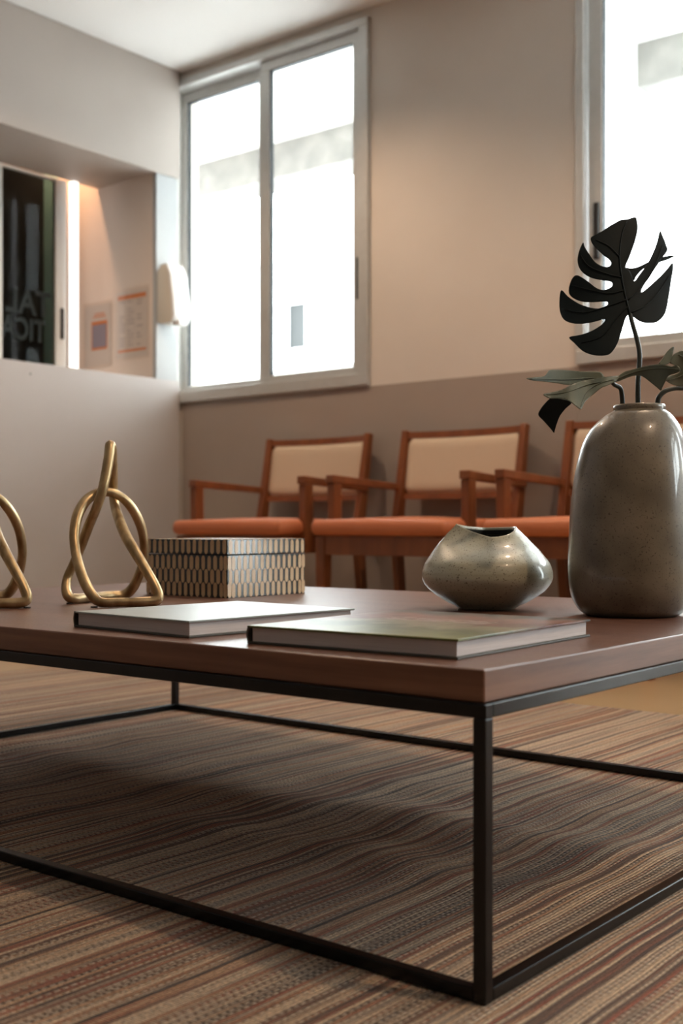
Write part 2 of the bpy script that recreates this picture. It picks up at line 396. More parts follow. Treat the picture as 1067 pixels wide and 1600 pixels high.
# ---- sliding reception sash with lettering seen from behind
sx = NX-.024
ws = struct('window_3', boxes([(sx-.014, sx+.014, 3.570, 3.634, CZ, HZ), (sx-.014, sx+.014, 3.186, 3.266, CZ, HZ), (sx-.014, sx+.014, 3.266, 3.570, CZ, CZ+.03),
                               (sx-.014, sx+.014, 3.266, 3.570, HZ-.012, HZ), (sx-.034, sx+.010, OY, 3.14, CZ, CZ+.04), (sx-.034, sx+.010, OY, 3.14, HZ-.03, HZ)], bev=.002), M['white'])
struct('pane', B(sx-.003, sx+.003, 3.266, 3.570, CZ+.03, HZ-.012), M['tint'], ws)
struct('pane', B(sx-.023, sx-.017, OY, 3.186, CZ+.04, HZ-.03), M['tint'], ws)
struct('latch', B(sx+.0145, sx+.022, 3.596, 3.613, 1.372, 1.522, bev=.002), M['black_plastic'], ws)
def text_mesh(body, size, ext=.0008):
    cu = bpy.data.curves.new('txt', 'FONT'); cu.body = body; cu.size = size; cu.extrude = ext; cu.offset = size*.03
    t = bpy.data.objects.new('txt', cu); C.objects.link(t)
    dg = bpy.context.evaluated_depsgraph_get(); me = bpy.data.meshes.new_from_object(t.evaluated_get(dg))
    bpy.data.objects.remove(t); return me
def sign(body, size, y_right, z, wsc):
    """lettering put on for readers inside reception, so it runs right to left from the waiting room"""
    me = text_mesh(body, size)
    for v in me.vertices:
        u, w, d = v.co
        v.co = (sx + .006 + d, y_right - u*wsc, z + w)
    me.materials.append(M['teal_letter'])
    o = bpy.data.objects.new('lettering', me); C.objects.link(o); o.parent = ws
    o['label'] = 'dark teal lettering seen in mirror image'
sign('TAL', .165, 3.545, 1.470, .88)
sign('TICA', .145, 3.515, 1.345, .78)

# ---- notices on the niche wall
def notice(name, label, x0, x1, z0, z1):
    r = thing(name, label, 'notice', ((x0+x1)/2, NY, z0))
    w = (x1-x0)/2; h = z1-z0
    link('sheet', B(-w+.014, w-.014, -.003, -.001, .014, h-.014), M['paper'], r)
    link('sleeve', B(-w, w, -.0065, -.0035, 0, h, bev=.001), M['acrylic'], r)
    return r, w, h
a4, w, h = notice('notice_sheet', 'clear sleeved notice with orange header and footer bands over columns of text', -4.516, -4.260, 1.270, 1.622)
link('header_band', B(-w+.026, w-.026, -.0034, -.0030, h-.054, h-.032), M['orange_ink'], a4)
link('footer_band', B(-w+.026, w-.026, -.0034, -.0030, .041, .053), M['orange_ink'], a4)
bm = bmesh.new(); rr = random.Random(3)
for i in range(13):
    z = .070 + i*.0178
    for cx in (-w+.036, -w+.098, -w+.162):
        if rr.random() < .85: box(bm, cx, cx+.024+.022*rr.random(), -.0034, -.0030, z, z+.0054)
link('text_lines', bm, M['grey_ink'], a4)['kind'] = 'stuff'
p2, w, h = notice('notice_sheet', 'smaller notice with an orange and blue picture panel, left of the text notice', -4.758, -4.530, 1.252, 1.582)
link('picture', B(-.048, .072, -.0034, -.0030, .090, .234), M['orange_ink'], p2)
link('picture_centre', boxes([(-.042, .066, -.0038, -.0034, .102, .216)]), M['blue_ink'], p2)
link('caption', boxes([(-.036, .060, -.0034, -.0030, .252, .259), (-.026, .050, -.0034, -.0030, .266, .273)]), M['orange_ink'], p2)

# ---- dispenser on the pier
def dispenser():
    r = thing('soap_dispenser', 'ivory and white plastic hand dispenser fixed to the pier beside the left window', 'dispenser', (XC-.006, 3.820, 1.422))
    prof = [(0,.010), (0,.255), (.022,.284), (.058,.290), (.082,.236), (.100,.110), (.108,.040), (.092,.004), (.040,.000)]
    def shell(pts, y0, y1, m, name, bev):
        bm = bmesh.new(); vs = [bm.verts.new((x, y0, z)) for x, z in pts]; f = bm.faces.new(vs)
        e = bmesh.ops.extrude_face_region(bm, geom=[f])
        for v in e['geom']:
            if isinstance(v, bmesh.types.BMVert): v.co.y = y1
        bmesh.ops.bevel(bm, geom=bm.edges[:], offset=bev, segments=3, profile=.5, affect='EDGES')
        return link(name, bm, m, r, True)
    shell(prof, 0, .100, M['disp'], 'housing', .005)
    fr = [(.062,.287), (.074,.283), (.098,.230), (.116,.112), (.122,.036), (.108,.006), (.098,.010), (.105,.042), (.098,.116), (.080,.236)]
    shell(fr, -.003, .103, M['disp_white'], 'front_cover', .0015)
    link('push_lever', B(.082, .126, .026, .074, -.008, .014, bev=.003), M['disp_white'], r)
dispenser()

# ---- exterior: balcony, beam, neighbouring house
struct('balcony_floor', B(-9, 7, YW+WT, 10.8, FZ-.15, FZ-.01), M['pavement'])
struct('balcony_ceiling', B(-7.1, 7, YW+WT, 6.14, 3.03, 3.20), M['ext_white'])
struct('balcony_beam', B(-6.07, 7, 5.86, 6.14, 2.796, 3.03), M['concrete'])
struct('balcony_pier', B(-2.94, -2.706, YW+WT, 6.14, FZ, 3.03), M['ext_white'])
struct('balcony_end', B(-7.1, -6.85, YW+WT, 6.14, FZ, 3.03), M['ext_white'])
bd = thing('neighbouring_house', 'pale washed out house beyond the balcony, seen through the left window', 'building', (-11.4, 13.2, FZ-.15))
link('facade', boxes([(-4.2, 4.2, 0, .36, 0, 3.25), (-4.2, -.42, 0, .36, 3.25, 4.0), (.06, 4.2, 0, .36, 3.25, 4.0), (-4.2, 4.2, 0, .36, 4.0, 4.6), (-4.2, 4.2, .36, 3.6, 4.4, 4.6)]), M['ext_white'], bd)
f = link('window', boxes([(-.42, .06, .12, .17, 3.25, 3.29), (-.42, .06, .12, .17, 3.96, 4.0), (-.42, -.38, .12, .17, 3.29, 3.96), (.02, .06, .12, .17, 3.29, 3.96)]), M['ext_white'], bd)
link('pane', B(-.38, .02, .135, .147, 3.29, 3.96), mat('far_glass', (.008,.009,.009), .6), f)
rl = thing('balcony_railing', 'pale railing along the balcony edge outside the left window', 'railing', (-4.8, 6.0, FZ-.01))
link('top_rail', B(-2.0, 1.8, -.02, .02, 1.50, 1.54), M['white'], rl)
for i in range(5): link('post', B(-1.99+i*.94, -1.95+i*.94, -.015, .015, 0, 1.50), M['white'], rl)

# ---- ceiling downlights (outside the frame, where the warm light comes from)
for x, y, w_ in DOWN:
    t = thing('downlight', 'round recessed ceiling downlight ' + w_, 'lamp', (x, y, ZC), 0, 'ceiling downlights')
    bm = bmesh.new(); bmesh.ops.create_cone(bm, cap_ends=True, segments=32, radius1=.055, radius2=.06, depth=.008, matrix=Matrix.Translation((0,0,-.004))); link('trim_ring', bm, M['white'], t)
    bm = bmesh.new(); bmesh.ops.create_cone(bm, cap_ends=True, segments=32, radius1=.042, radius2=.042, depth=.004, matrix=Matrix.Translation((0,0,-.010))); link('diffuser', bm, M['lamp'], t)

# ---- rug, with shallow wrinkles under the table
def rug():
    bm = bmesh.new(); x0, x1, y0, y1 = -3.16, 1.6, -1.6, 2.744
    nx, ny = 253, 217
    def hz(x, y):
        g = lambda c, w: math.exp(-((y-c)/w)**2)
        yy = y + .05*math.sin(x*3.1) + .03*math.sin(x*7.3+1)
        m = math.exp(-((yy-1.47)/.24)**4) * (1/(1+math.exp((x+.72)*16))) * (1/(1+math.exp(-(x+2.02)*16)))
        h = .0050*math.sin((yy-1.2)*2*PI/.24 + .8*math.sin(x*2.3)) * (.7+.3*math.sin(x*5)) + .003*math.sin(x*17+yy*9)
        return m*max(h, -.003)
    V = [[bm.verts.new((x0+(x1-x0)*i/nx, y0+(y1-y0)*j/ny, 0)) for i in range(nx+1)] for j in range(ny+1)]
    for r in V:
        for v in r: v.co.z = hz(v.co.x, v.co.y)
    for j in range(ny):
        for i in range(nx): bm.faces.new((V[j][i], V[j][i+1], V[j+1][i+1], V[j+1][i]))
    # skirt down to the floor
    loop = V[0][:] + [V[j][nx] for j in range(1, ny+1)] + V[ny][-2::-1] + [V[j][0] for j in range(ny-1, 0, -1)]
    low = [bm.verts.new((v.co.x, v.co.y, FZ+.0005)) for v in loop]
    L = len(loop)
    for i in range(L): bm.faces.new((loop[i], loop[(i+1) % L], low[(i+1) % L], low[i]))
    return tag(link('rug', bm, M['rug'], None, True), 'large flat woven rug in brown, cream and rust stripes under the coffee table', 'rug')
rug()

# ================================================================== coffee table
TX0, TX1, TY0, TY1 = -2.186, -.598, .960, 2.042; TZ = .322; tb = .0145
ct = thing('coffee_table', 'low rectangular walnut coffee table on a thin black steel frame', 'table', ((TX0+TX1)/2, (TY0+TY1)/2, 0))
tx, ty = (TX1-TX0)/2, (TY1-TY0)/2
def edgebox():
    bm = B(-tx+.004, tx-.004, -ty+.004, ty-.004, .2895, TZ, bev=.0018)
    for f in bm.faces:
        f.material_index = 0 if f.normal.z > .7 else 1
    return bm
link('tabletop', edgebox(), [M['top'], M['edge']], ct)
zt0, zt1 = .2895-tb, .2894
link('upper_rail', B(-tx, tx, -ty, -ty+tb, zt0, zt1, bev=.0012), M['black_steel'], ct)
link('upper_rail', B(-tx, tx, ty-tb, ty, zt0, zt1, bev=.0012), M['black_steel'], ct)
link('upper_rail', B(-tx, -tx+tb, -ty+tb, ty-tb, zt0, zt1, bev=.0012), M['black_steel'], ct)
link('upper_rail', B(tx-tb, tx, -ty+tb, ty-tb, zt0, zt1, bev=.0012), M['black_steel'], ct)
link('lower_rail', B(-tx+tb, tx-tb, -ty, -ty+tb, .001, tb, bev=.0012), M['black_steel'], ct)
link('lower_rail', B(-tx+tb, tx-tb, ty-tb, ty, .001, tb, bev=.0012), M['black_steel'], ct)
link('lower_rail', B(-tx, -tx+tb, -ty+tb, ty-tb, .001, tb, bev=.0012), M['black_steel'], ct)
link('lower_rail', B(tx-tb, tx, -ty+tb, ty-tb, .001, tb, bev=.0012), M['black_steel'], ct)
for a in (-tx, tx-tb):
    for b in (-ty, ty-tb): link('leg', B(a, a+tb, b, b+tb, .0005, zt0, bev=.0012), M['black_steel'], ct)

# ================================================================== armchairs
def make_chair(loc, label):
    r = thing('armchair', label, 'chair', loc, 0, 'row of wooden armchairs under the windows')
    W2 = .243; yb = .415; wd = M['chair_wood']
    for s in (-1, 1):                       # front legs
        bm = bmesh.new(); beam(bm, (s*(W2-.018), .022, 0), (s*(W2-.018), .022, .434), .028, .030, w1=.038, h1=.040); link('leg', bm, wd, r)
    for s in (-1, 1):                       # rear legs run up as back posts
        bm = bmesh.new()
        beam(bm, (s*(W2-.014), yb+.035, 0), (s*(W2-.014), yb-.005, .44), .026, .030, w1=.028, h1=.042)
        beam(bm, (s*(W2-.014), yb-.005, .435), (s*(W2-.012), yb+.055, .790), .028, .042, w1=.022, h1=.026)
        link('leg', bm, wd, r)
    link('front_rail', B(-W2+.037, W2-.037, .006, .030, .378, .437, bev=.002), wd, r)
    for s in (-1, 1): link('side_rail', B(min(s*(W2-.030), s*(W2-.006)), max(s*(W2-.030), s*(W2-.006)), .042, yb-.02, .378, .437, bev=.002), wd, r)
    link('rear_rail', B(-W2+.03, W2-.03, yb-.016, yb+.004, .385, .437, bev=.002), wd, r)
    # seat cushion, crowned
    bm = bmesh.new(); box(bm, -W2-.012, W2+.012, -.014, yb-.025, .438, .486, bev=.020, seg=4)
    bmesh.ops.subdivide_edges(bm, edges=[e for e in bm.edges if e.calc_length() > .2], cuts=6, use_grid_fill=True)
    for v in bm.verts:
        if v.co.z > .46:
            u = 1-min(1, (v.co.x/(W2+.012))**2); w = 1-min(1, ((v.co.y-.19)/.21)**2)
            v.co.z += .010*u*max(0, w)
        if v.co.y < .02: v.co.y -= .006*(1-(v.co.x/(W2+.012))**2)
    link('seat', bm, M['terracotta'], r, True)
    # arms: post outside the side rail + arm rest
    for s in (-1, 1):
        xp = s*(W2+.009)
        bm = bmesh.new(); beam(bm, (xp, .112, .380), (xp, .108, .602), .030, .040, w1=.030, h1=.038); link('arm_post', bm, wd, r)
        bm = bmesh.new()
        beam(bm, (xp, .084, .616), (s*(W2-.004), yb+.03, .598), .034, .026, w1=.026, h1=.022); link('arm_rest', bm, wd, r)
    # curved back: rails and upholstered panel
    def bend(x): return .046*(1-(x/W2)**2)
    def strip(z0, z1, dy0, dy1, xw, n=20):
        bm = bmesh.new(); ring = []
        for i in range(n+1):
            x = -xw + 2*xw*i/n
            def yy(z): return yb + .055*(z-.437)/.353 + bend(x)
            ring.append([bm.verts.new((x, yy(z)+d, z)) for z, d in ((z0, dy0), (z1, dy0), (z1, dy1), (z0, dy1))])
        for i in range(n):
            for k in range(4): bm.faces.new((ring[i][k], ring[i][(k+1) % 4], ring[i+1][(k+1) % 4], ring[i+1][k]))
        bm.faces.new(ring[0]); bm.faces.new(ring[-1]); return bm
    xr = W2-.020
    link('back_rail', strip(.764, .786, -.011, .011, xr), wd, r, False)
    link('back_rail', strip(.557, .577, -.011, .011, xr), wd, r, False)
    # panel with rounded corners
    def panel(name, m, inset, z0, z1, dy0, dy1, rad):
        xw = xr-.004-inset; n = 28; nz = 10; bm = bmesh.new(); G = {}
        for side, dy in ((0, dy0), (1, dy1)):
            for i in range(n+1):
                x = -xw + 2*xw*i/n
                e = xw-abs(x); cut = rad - math.sqrt(max(0, rad*rad-(rad-e)**2)) if e < rad else 0
                for j in range(nz+1):
                    z = z0+cut + (z1-z0-2*cut)*j/nz
                    pf = min(1, e/.014, (z-z0)/.014+.15, (z1-z)/.014+.15)
                    G[side, i, j] = bm.verts.new((x, yb + .055*(z-.437)/.353 + bend(x) + dy*(.45+.55*max(0, pf)), z))
            for i in range(n):
                for j in range(nz): bm.faces.new((G[side,i,j], G[side,i+1,j], G[side,i+1,j+1], G[side,i,j+1]))
        for i in range(n):
            bm.faces.new((G[0,i,0], G[0,i+1,0], G[1,i+1,0], G[1,i,0])); bm.faces.new((G[0,i,nz], G[0,i+1,nz], G[1,i+1,nz], G[1,i,nz]))
        for j in range(nz):
            bm.faces.new((G[0,0,j], G[0,0,j+1], G[1,0,j+1], G[1,0,j])); bm.faces.new((G[0,n,j], G[0,n,j+1], G[1,n,j+1], G[1,n,j]))
        return link(name, bm, m, r, True)
    panel('backing_board', wd, -.002, .575, .767, .004, .010, .004)
    panel('back_cushion', M['cream'], 0, .577, .765, -.016, .003, .020)
    for c in r.children:                    # full size: 0.60 m wide, seat at 0.49 m
        for v in c.data.vertices:
            v.co.x *= 1.2; v.co.y *= 1.2
            v.co.z = v.co.z*.957 if v.co.z < .378 else .3617 + (v.co.z-.378)*1.2
    return r
CY = 3.342
ch = make_chair((-3.282, CY, FZ), 'wooden armchair in the room corner, its seat above the patterned box')
copy_tree(ch, (-2.534, CY, FZ), 'middle wooden armchair, in plain view between the box and the squat vase')
copy_tree(ch, (-1.788, CY, FZ), 'wooden armchair partly hidden behind the tall vase')

# ================================================================== vases
def rings_mesh(bm, rings, close_bottom=True):
    n = len(rings[0]); V = [[bm.verts.new(p) for p in r] for r in rings]
    for a, b in zip(V, V[1:]):
        for k in range(n): bm.faces.new((a[k], a[(k+1) % n], b[(k+1) % n], b[k]))
    if close_bottom: bm.faces.new(V[0])
    return V
CR = Vector((math.cos(YAW), math.sin(YAW), 0)); CF = Vector((-math.sin(YAW), math.cos(YAW), 0))
def squat_vase():
    t = thing('squat_vase', 'squat pale olive ceramic vase with a pinched wavy mouth', 'vase', (-1.044, 1.681, TZ), YAW)
    k = .001070; n = 72
    prof = [(38,955),(44,954),(50,950),(61,945),(76,936),(86,929),(93,922.5),(99,914),(101.5,906.7),(101.5,901),(101,895.5),(97,884),(89,873),(80,861.7),(69,850.5),(58,839.5),(50,832),(46,827.5)]
    prof = catmull([(a*k, (955-b)*k*1.0) for a, b in prof], 3, False)
    def shape(r, z, inner=False):
        out = []
        q = max(0, min(1, (z-.075)/.058)); q = q*q*(3-2*q)
        for i in range(n):
            a = 2*PI*i/n; ca, sa = math.cos(a), math.sin(a)
            x, y = r*ca, r*sa
            # teardrop: pinch towards -x (left)
            pin = max(0, -ca)
            y *= 1 - q*(.10 + .88*pin**.9)
            x += -q*.003*pin
            dz = q*(.004*pin**3 - .0175*max(0, -sa)**1.1*(1-.75*pin) - .002*max(0, sa)*(1-pin))
            out.append((x, y, z+dz))
        return out
    bm = bmesh.new(); rings = [shape(r, z) for r, z in prof]; rings_mesh(bm, rings)
    body = link('body', bm, M['ceramic_small'], t, True)
    bm = bmesh.new(); top = prof[-1]
    ins = [(top[0], top[1]), (top[0]-.0012, top[1]+.0012), (top[0]-.0030, top[1]+.0006), (top[0]-.0038, top[1]-.003), (top[0]-.001, top[1]-.012)]
    V = rings_mesh(bm, [shape(r, z) for r, z in ins], False)
    link('rim', bm, M['ceramic_small'], t, True)
    bm = bmesh.new(); rings_mesh(bm, [shape(r, z) for r, z in [(.02,.01),(.06,.03),(.09,.055),(.07,.085),(.047,top[1]-.010),(top[0]-.0042, top[1]-.0035)]])
    link('inside', bm, M['vase_inside'], t, True)
squat_vase()
VB = Vector((-.794, 1.698, TZ)); VS = 1.82/1836
def tall_vase():
    t = thing('tall_vase', 'tall dark olive ceramic vase with a narrow collar, holding monstera leaves', 'vase', VB, YAW)
    # (half width px, centre px offset, y px)
    P = [(66,0,963),(71,0,961.5),(80,0,955),(88,0,943),(94,0,926),(97,0,897),(97,0,873),(95.5,0,837),(93.5,0,802),(90.5,.5,766),(87,1.5,738),(82,3,709),(76,5,687),(66.5,7.5,668),(52,11,652),(43.5,12.5,646),(39.5,13,643.5)]
    n = 64; bm = bmesh.new(); pts = catmull([(a*VS, c*VS, (963-y)*VS) for a, c, y in P], 3, False)
    rings = [[(c + r*math.cos(2*PI*i/n), r*math.sin(2*PI*i/n), z) for i in range(n)] for r, c, z in pts]
    rings_mesh(bm, rings); link('body', bm, M['ceramic_tall'], t, True)
    bm = bmesh.new(); c = 13*VS; z = (963-643.5)*VS; r0 = 39.2*VS
    prof = [(r0, z), (r0+.0006, z+.003), (r0+.0008, z+.0065), (r0-.0006, z+.0086), (r0-.003, z+.0088), (r0-.0042, z+.006), (r0-.004, z-.004)]
    rings_mesh(bm, [[(c + r*math.cos(2*PI*i/n), r*math.sin(2*PI*i/n), zz) for i in range(n)] for r, zz in prof], False)
    link('collar', bm, M['ceramic_tall'], t, True)
    bm = bmesh.new(); rings_mesh(bm, [[(c*q + r*math.cos(2*PI*i/n), r*math.sin(2*PI*i/n), zz) for i in range(n)] for r, zz, q in [(.05,.02,0),(.088,.06,0),(.085,.18,.1),(r0-.004,z-.003,1)]])
    link('inside', bm, M['vase_inside'], t, True)
tall_vase()

# ================================================================== monstera stems
# leaf outlines are in millimetre-like units (u right, v up) around each stem's own origin, seen square-on
def P2W(px, py, off=0):
    """offset (m) from the vase axis in the vertical plane facing the waiting-room entrance"""
    k = VS*(1+off/1.82)
    return CR*((px-533.5)*k - 452.5*VS) + CF*off + Vector((0, 0, (822-py)*k + 141*VS))
def leaf_mesh(polys, curve, thick=.0009, res=2.4):
    bm = bmesh.new()
    for poly, ci in polys:
        pts = [Vector((p[0]/4+800, p[1]/4+320)) for p in catmull([(float(a), float(b)) for a, b in poly], 3)]
        n = len(pts); xs = [p.x for p in pts]; ys = [p.y for p in pts]
        def inside(x, y):
            c = False; j = n-1
            for i in range(n):
                if (ys[i] > y) != (ys[j] > y) and x < (xs[j]-xs[i])*(y-ys[i])/(ys[j]-ys[i])+xs[i]: c = not c
                j = i
            return c
        vs = pts[:]
        y = min(ys)
        while y < max(ys):
            x = min(xs)
            while x < max(xs):
                if inside(x, y) and min((p.x-x)**2+(p.y-y)**2 for p in pts) > 1.2: vs.append(Vector((x, y)))
                x += res
            y += res
        out = delaunay_2d_cdt(vs, [], [list(range(n))], 1, 1e-4)
        W3 = [P2W(v.x, v.y, curve(ci, v.x, v.y)) for v in out[0]]
        fr = [bm.verts.new(p) for p in W3]
        for f in out[2]:
            try: bm.faces.new([fr[i] for i in f])
            except ValueError: pass
    bmesh.ops.recalc_face_normals(bm, faces=bm.faces[:])
    return bm
def add_leaf(name, bm, m, parent, thick=.0010):
    o = link(name, bm, m, parent, True)
    md = o.modifiers.new('thickness', 'SOLIDIFY'); md.thickness = thick; md.offset = 0
    return o
def stem_pts(L): return [P2W(x, y, o) for x, y, o in catmull(L, 6, False)]
BASE = VB
main = [(735,690),(750,700),(790,730),(830,745),(875,745),(915,735),(955,690),(975,610),(995,480),(1005,420),(1003,370),(960,420),(900,480),(850,525),(808,555),
        (815,525),(850,470),(890,410),(930,350),(970,295),(962,255),(945,210),(925,170),(910,230),(885,300),(850,370),(800,440),(765,485),(750,450),(735,420),(712,400),(712,382),
        (735,330),(770,230),(785,160),(782,115),(770,85),(720,98),(680,102),(645,120),(610,140),(575,165),(520,195),(492,215),(505,255),(560,312),(608,350),(620,375),(605,393),
        (570,393),(520,365),(480,310),(455,270),(445,243),(422,290),(410,350),(420,400),(450,438),(500,465),(560,478),(618,488),(628,508),(615,525),(575,540),(530,528),(480,490),(440,462),(400,447),
        (370,480),(355,545),(375,585),(430,610),(500,616),(560,612),(592,612),(600,625),(585,641),(540,656),(470,645),(410,620),(350,580),(310,540),(298,590),(300,670),(325,725),(380,748),(450,750),(520,737),(572,722),
        (582,730),(560,757),(500,795),(430,820),(358,835),(390,872),(440,920),(490,942),(540,950),(600,945),(635,915),(665,860),(690,780),(712,712)]
lobe3 = [(712,402),(745,405),(790,395),(860,362),(960,328),(1015,325),(985,345),(935,362),(860,388),(815,412),(775,455),(762,480),(740,440)]
def curve_main(ci, x, y):
    mid = 976 + (y-400)*.07
    d = (x-mid)/80
    o = .020*d*d + .03*(1-(y-340)/230) - .012*math.sin((y-340)/28)*abs(d)*.35
    return o + (.012 if ci else 0)
s1 = thing('monstera_stem', 'tall upright monstera leaf, nearly black against the right window', 'plant', BASE, 0, 'monstera leaves in the tall vase')
add_leaf('leaf', leaf_mesh([(main, 0), (lobe3, 1)], curve_main), M['leaf_shaded'], s1)
bm = bmesh.new()
def vein(pts, r0=.0012):
    L = [P2W(a/4+800, b/4+320, curve_main(0, a/4+800, b/4+320)-.0012) for a, b in catmull(pts, 4, False)]
    tube(bm, L, lambda t: r0*(1-.7*t)+.0002, 6)
vein([(738,690),(715,600),(690,480),(672,330),(690,180),(720,110)], .0015)
for v in [[(700,540),(600,560),(450,530),(375,510)], [(712,600),(600,640),(450,680),(330,660)], [(725,640),(650,720),(560,830),(430,870)], [(688,460),(600,440),(480,390),(430,320)],
          [(745,680),(830,640),(910,560),(985,450)], [(728,600),(800,530),(880,420),(940,260)], [(672,330),(600,260),(520,225)]]: vein(v, .0009)
link('vein', bm, M['leaf_shaded'], s1, True)
bm = bmesh.new(); tube(bm, stem_pts([(998,690,.0), (997,634,.0), (997,600,-.004), (999.5,560,.0), (996,535,.004), (989,510,.008), (984.5,492,.012)]), lambda t: .0042-.0008*t, 12)
link('stem', bm, M['stem'], s1, True)

def curve_left(ci, x, y):
    if ci == 0: return -.050 + (x-823)*.0002 + .035*math.sin((x-823)/150*2)
    if ci == 1: return -.040 - (y-590)*.0009 + .006*math.sin(x/9)
    if ci == 2: return -.030 + (y-620)*.0006
    return -.045 + .012*math.sin((x-960)/22) - (x-985)*.0003
LA = [(90,1092),(130,1086),(200,1078),(225,1050),(245,1038),(330,1040),(430,1048),(540,1050),(565,1062),(582,1082),(660,1080),(640,1100),(560,1105),(470,1105),(420,1120),(372,1134),(310,1128),(250,1118),(170,1110),(120,1104)]
LB = [(585,1084),(625,1080),(668,1078),(655,1105),(600,1135),(560,1150),(510,1190),(462,1232),(445,1260),(430,1286),(405,1270),(380,1250),(345,1228),(290,1218),(240,1218),(205,1202),(198,1190),(240,1182),(310,1165),(372,1133),(430,1112),(510,1096)]
LC = [(250,1212),(310,1222),(372,1242),(335,1280),(300,1325),(280,1375),(268,1415),(262,1432),(240,1405),(200,1360),(165,1322),(175,1290),(205,1250)]
LD = [(630,1118),(655,1085),(700,1052),(740,1040),(785,1028),(850,1012),(930,1003),(975,1012),(1000,1018),(1020,1006),(1045,1020),(1052,1045),(1020,1062),(980,1076),(960,1110),(940,1150),(930,1168),(905,1148),(860,1112),(815,1080),(775,1074),(730,1085),(690,1102),(660,1112)]
s2 = thing('monstera_stem', 'drooping grey green monstera leaf spreading left over the vase rim', 'plant', BASE, 0, 'monstera leaves in the tall vase')
add_leaf('leaf', leaf_mesh([(LA, 0), (LB, 1), (LD, 3)], curve_left), M['leaf_green'], s2)
add_leaf('leaf_lobe', leaf_mesh([(LC, 2)], curve_left), M['leaf_shaded'], s2)
bm = bmesh.new()
for pts, ci in [([(640,1105),(500,1090),(330,1100),(110,1095)], 0), ([(640,1100),(560,1120),(470,1175),(430,1270)], 1), ([(600,1110),(480,1130),(340,1180),(215,1195)], 1), ([(650,1100),(760,1055),(900,1030),(1040,1035)], 3)]:
    tube(bm, [P2W(a/4+800, b/4+320, curve_left(ci, a/4+800, b/4+320)-.0012) for a, b in catmull(pts, 4, False)], lambda t: .0010*(1-.7*t)+.0002, 6)
link('vein', bm, M['vein'], s2, True)
bm = bmesh.new(); tube(bm, stem_pts([(976,690,-.0), (973,636,-.010), (971.5,618,-.018), (969,608,-.024), (960,603,-.032), (955,597,-.037)]), lambda t: .0040-.0010*t, 12)
link('stem', bm, M['stem'], s2, True)

RE = [(918,1002),(940,970),(965,932),(990,905),(1012,893),(1008,915),(1000,950),(985,990),(960,1006)]
RF = [(985,990),(1005,950),(1035,928),(1075,918),(1130,925),(1200,950),(1260,1000),(1240,1060),(1180,1100),(1110,1130),(1060,1138),(1010,1133),(968,1112),(960,1095),(985,1078),(1025,1064),(1052,1045),(1040,1015),(1000,1003)]
def curve_right(ci, x, y): return .012 + .02*math.sin((x-1040)/24) + (y-600)*.0005
s3 = thing('monstera_stem', 'green monstera leaf bending off to the right of the vase', 'plant', BASE, 0, 'monstera leaves in the tall vase')
add_leaf('leaf', leaf_mesh([(RE, 0), (RF, 1)], curve_right), M['leaf_green'], s3)
bm = bmesh.new()
for pts in [[(1240,1010),(1150,1020),(1050,1080),(975,1105)], [(1180,1015),(1100,970),(1040,945)]]:
    tube(bm, [P2W(a/4+800, b/4+320, curve_right(0, a/4+800, b/4+320)-.0012) for a, b in catmull(pts, 4, False)], lambda t: .0012*(1-.7*t)+.0002, 6)
link('vein', bm, M['vein'], s3, True)
bm = bmesh.new(); tube(bm, stem_pts([(1018,690,0), (1027,636,-.006), (1030,622,-.008), (1040,612.5,-.008), (1055,608.5,-.004), (1075,607,.004), (1100,590,.02), (1108,577,.028)]), lambda t: .0042-.0008*t, 12)
link('stem', bm, M['stem'], s3, True)

# ================================================================== gold knot sculptures
def knot(loc, rz, label):
    t = thing('knot_sculpture', label, 'sculpture', loc, rz, 'gold knot sculptures')
    k = .001105/5.516           # crop pixel -> metre
    # (u, v, depth away in m)
    K = [(508,85,.100),(498,190,.094),(474,330,.086),(440,480,.078),(388,630,.082),(332,760,.092),(285,880,.100),(240,1000,.106),(190,1115,.110),(140,1230,.108),(128,1330,.098),(160,1400,.094),(240,1412,.108),
         (360,1395,.150),(500,1383,.190),(620,1378,.205),(700,1318,.200),(762,1190,.190),(796,1060,.180),(800,930,.170),(775,790,.158),(710,650,.142),(620,545,.126),(510,492,.112),(400,500,.098),(300,565,.084),(228,690,.070),(200,840,.056),(208,990,.042),(245,1150,.026),
         (305,1300,.010),(370,1400,.000),(440,1448,-.004),(600,1452,.000),(760,1446,.006),(890,1430,.012),(925,1385,.016),(885,1280,.020),(810,1150,.028),(735,1025,.040),(650,880,.066),(590,740,.100),(548,600,.134),(535,470,.140),(532,340,.128),(528,210,.114),(524,110,.106)]
    V0 = 1494
    pts = []
    for u, v, d in K:
        sc = 1 + d/2.03
        # v px of the floor contact drops with depth: remove the perspective shift of the ground plane
        h = CAMZ - TZ
        # world height above table for a point at depth 2.0+d seen at image row
        row = 680 + v/5.516; D = 1.99 + d
        z = CAMZ - (row-822)*D/1836 - TZ
        X = ((80+u/5.516)-533.5)*D/1836 - (178-533.5)*2.03/1836
        pts.append((X, d-.04, max(z, .0088)))
    P = catmull(pts, 5, True)
    bm = bmesh.new(); rr = random.Random(5)
    tube(bm, P, lambda q:   .0088*(1+.05*math.sin(q*61)+.04*math.sin(q*23+1)), 14, closed=True)
    link('rod', bm, M['brass'], t, True)
    for i in (11, 36, 31, 15):
        x, y, z = pts[i]
        bm = bmesh.new(); bmesh.ops.create_cone(bm, cap_ends=True, segments=14, radius1=.006, radius2=.006, depth=.0022, matrix=Matrix.Translation((x, y, .0011))); link('foot_pad', bm, M['foot'], t)
    return t
def wpt(px, D): 
    l = (px-533.5)/1836*D
    return CR*l + CF*D
p = wpt(178, 2.03); knot((p.x, p.y, TZ), YAW, 'gold rod sculpture tied in an open knot, beside the patterned box')
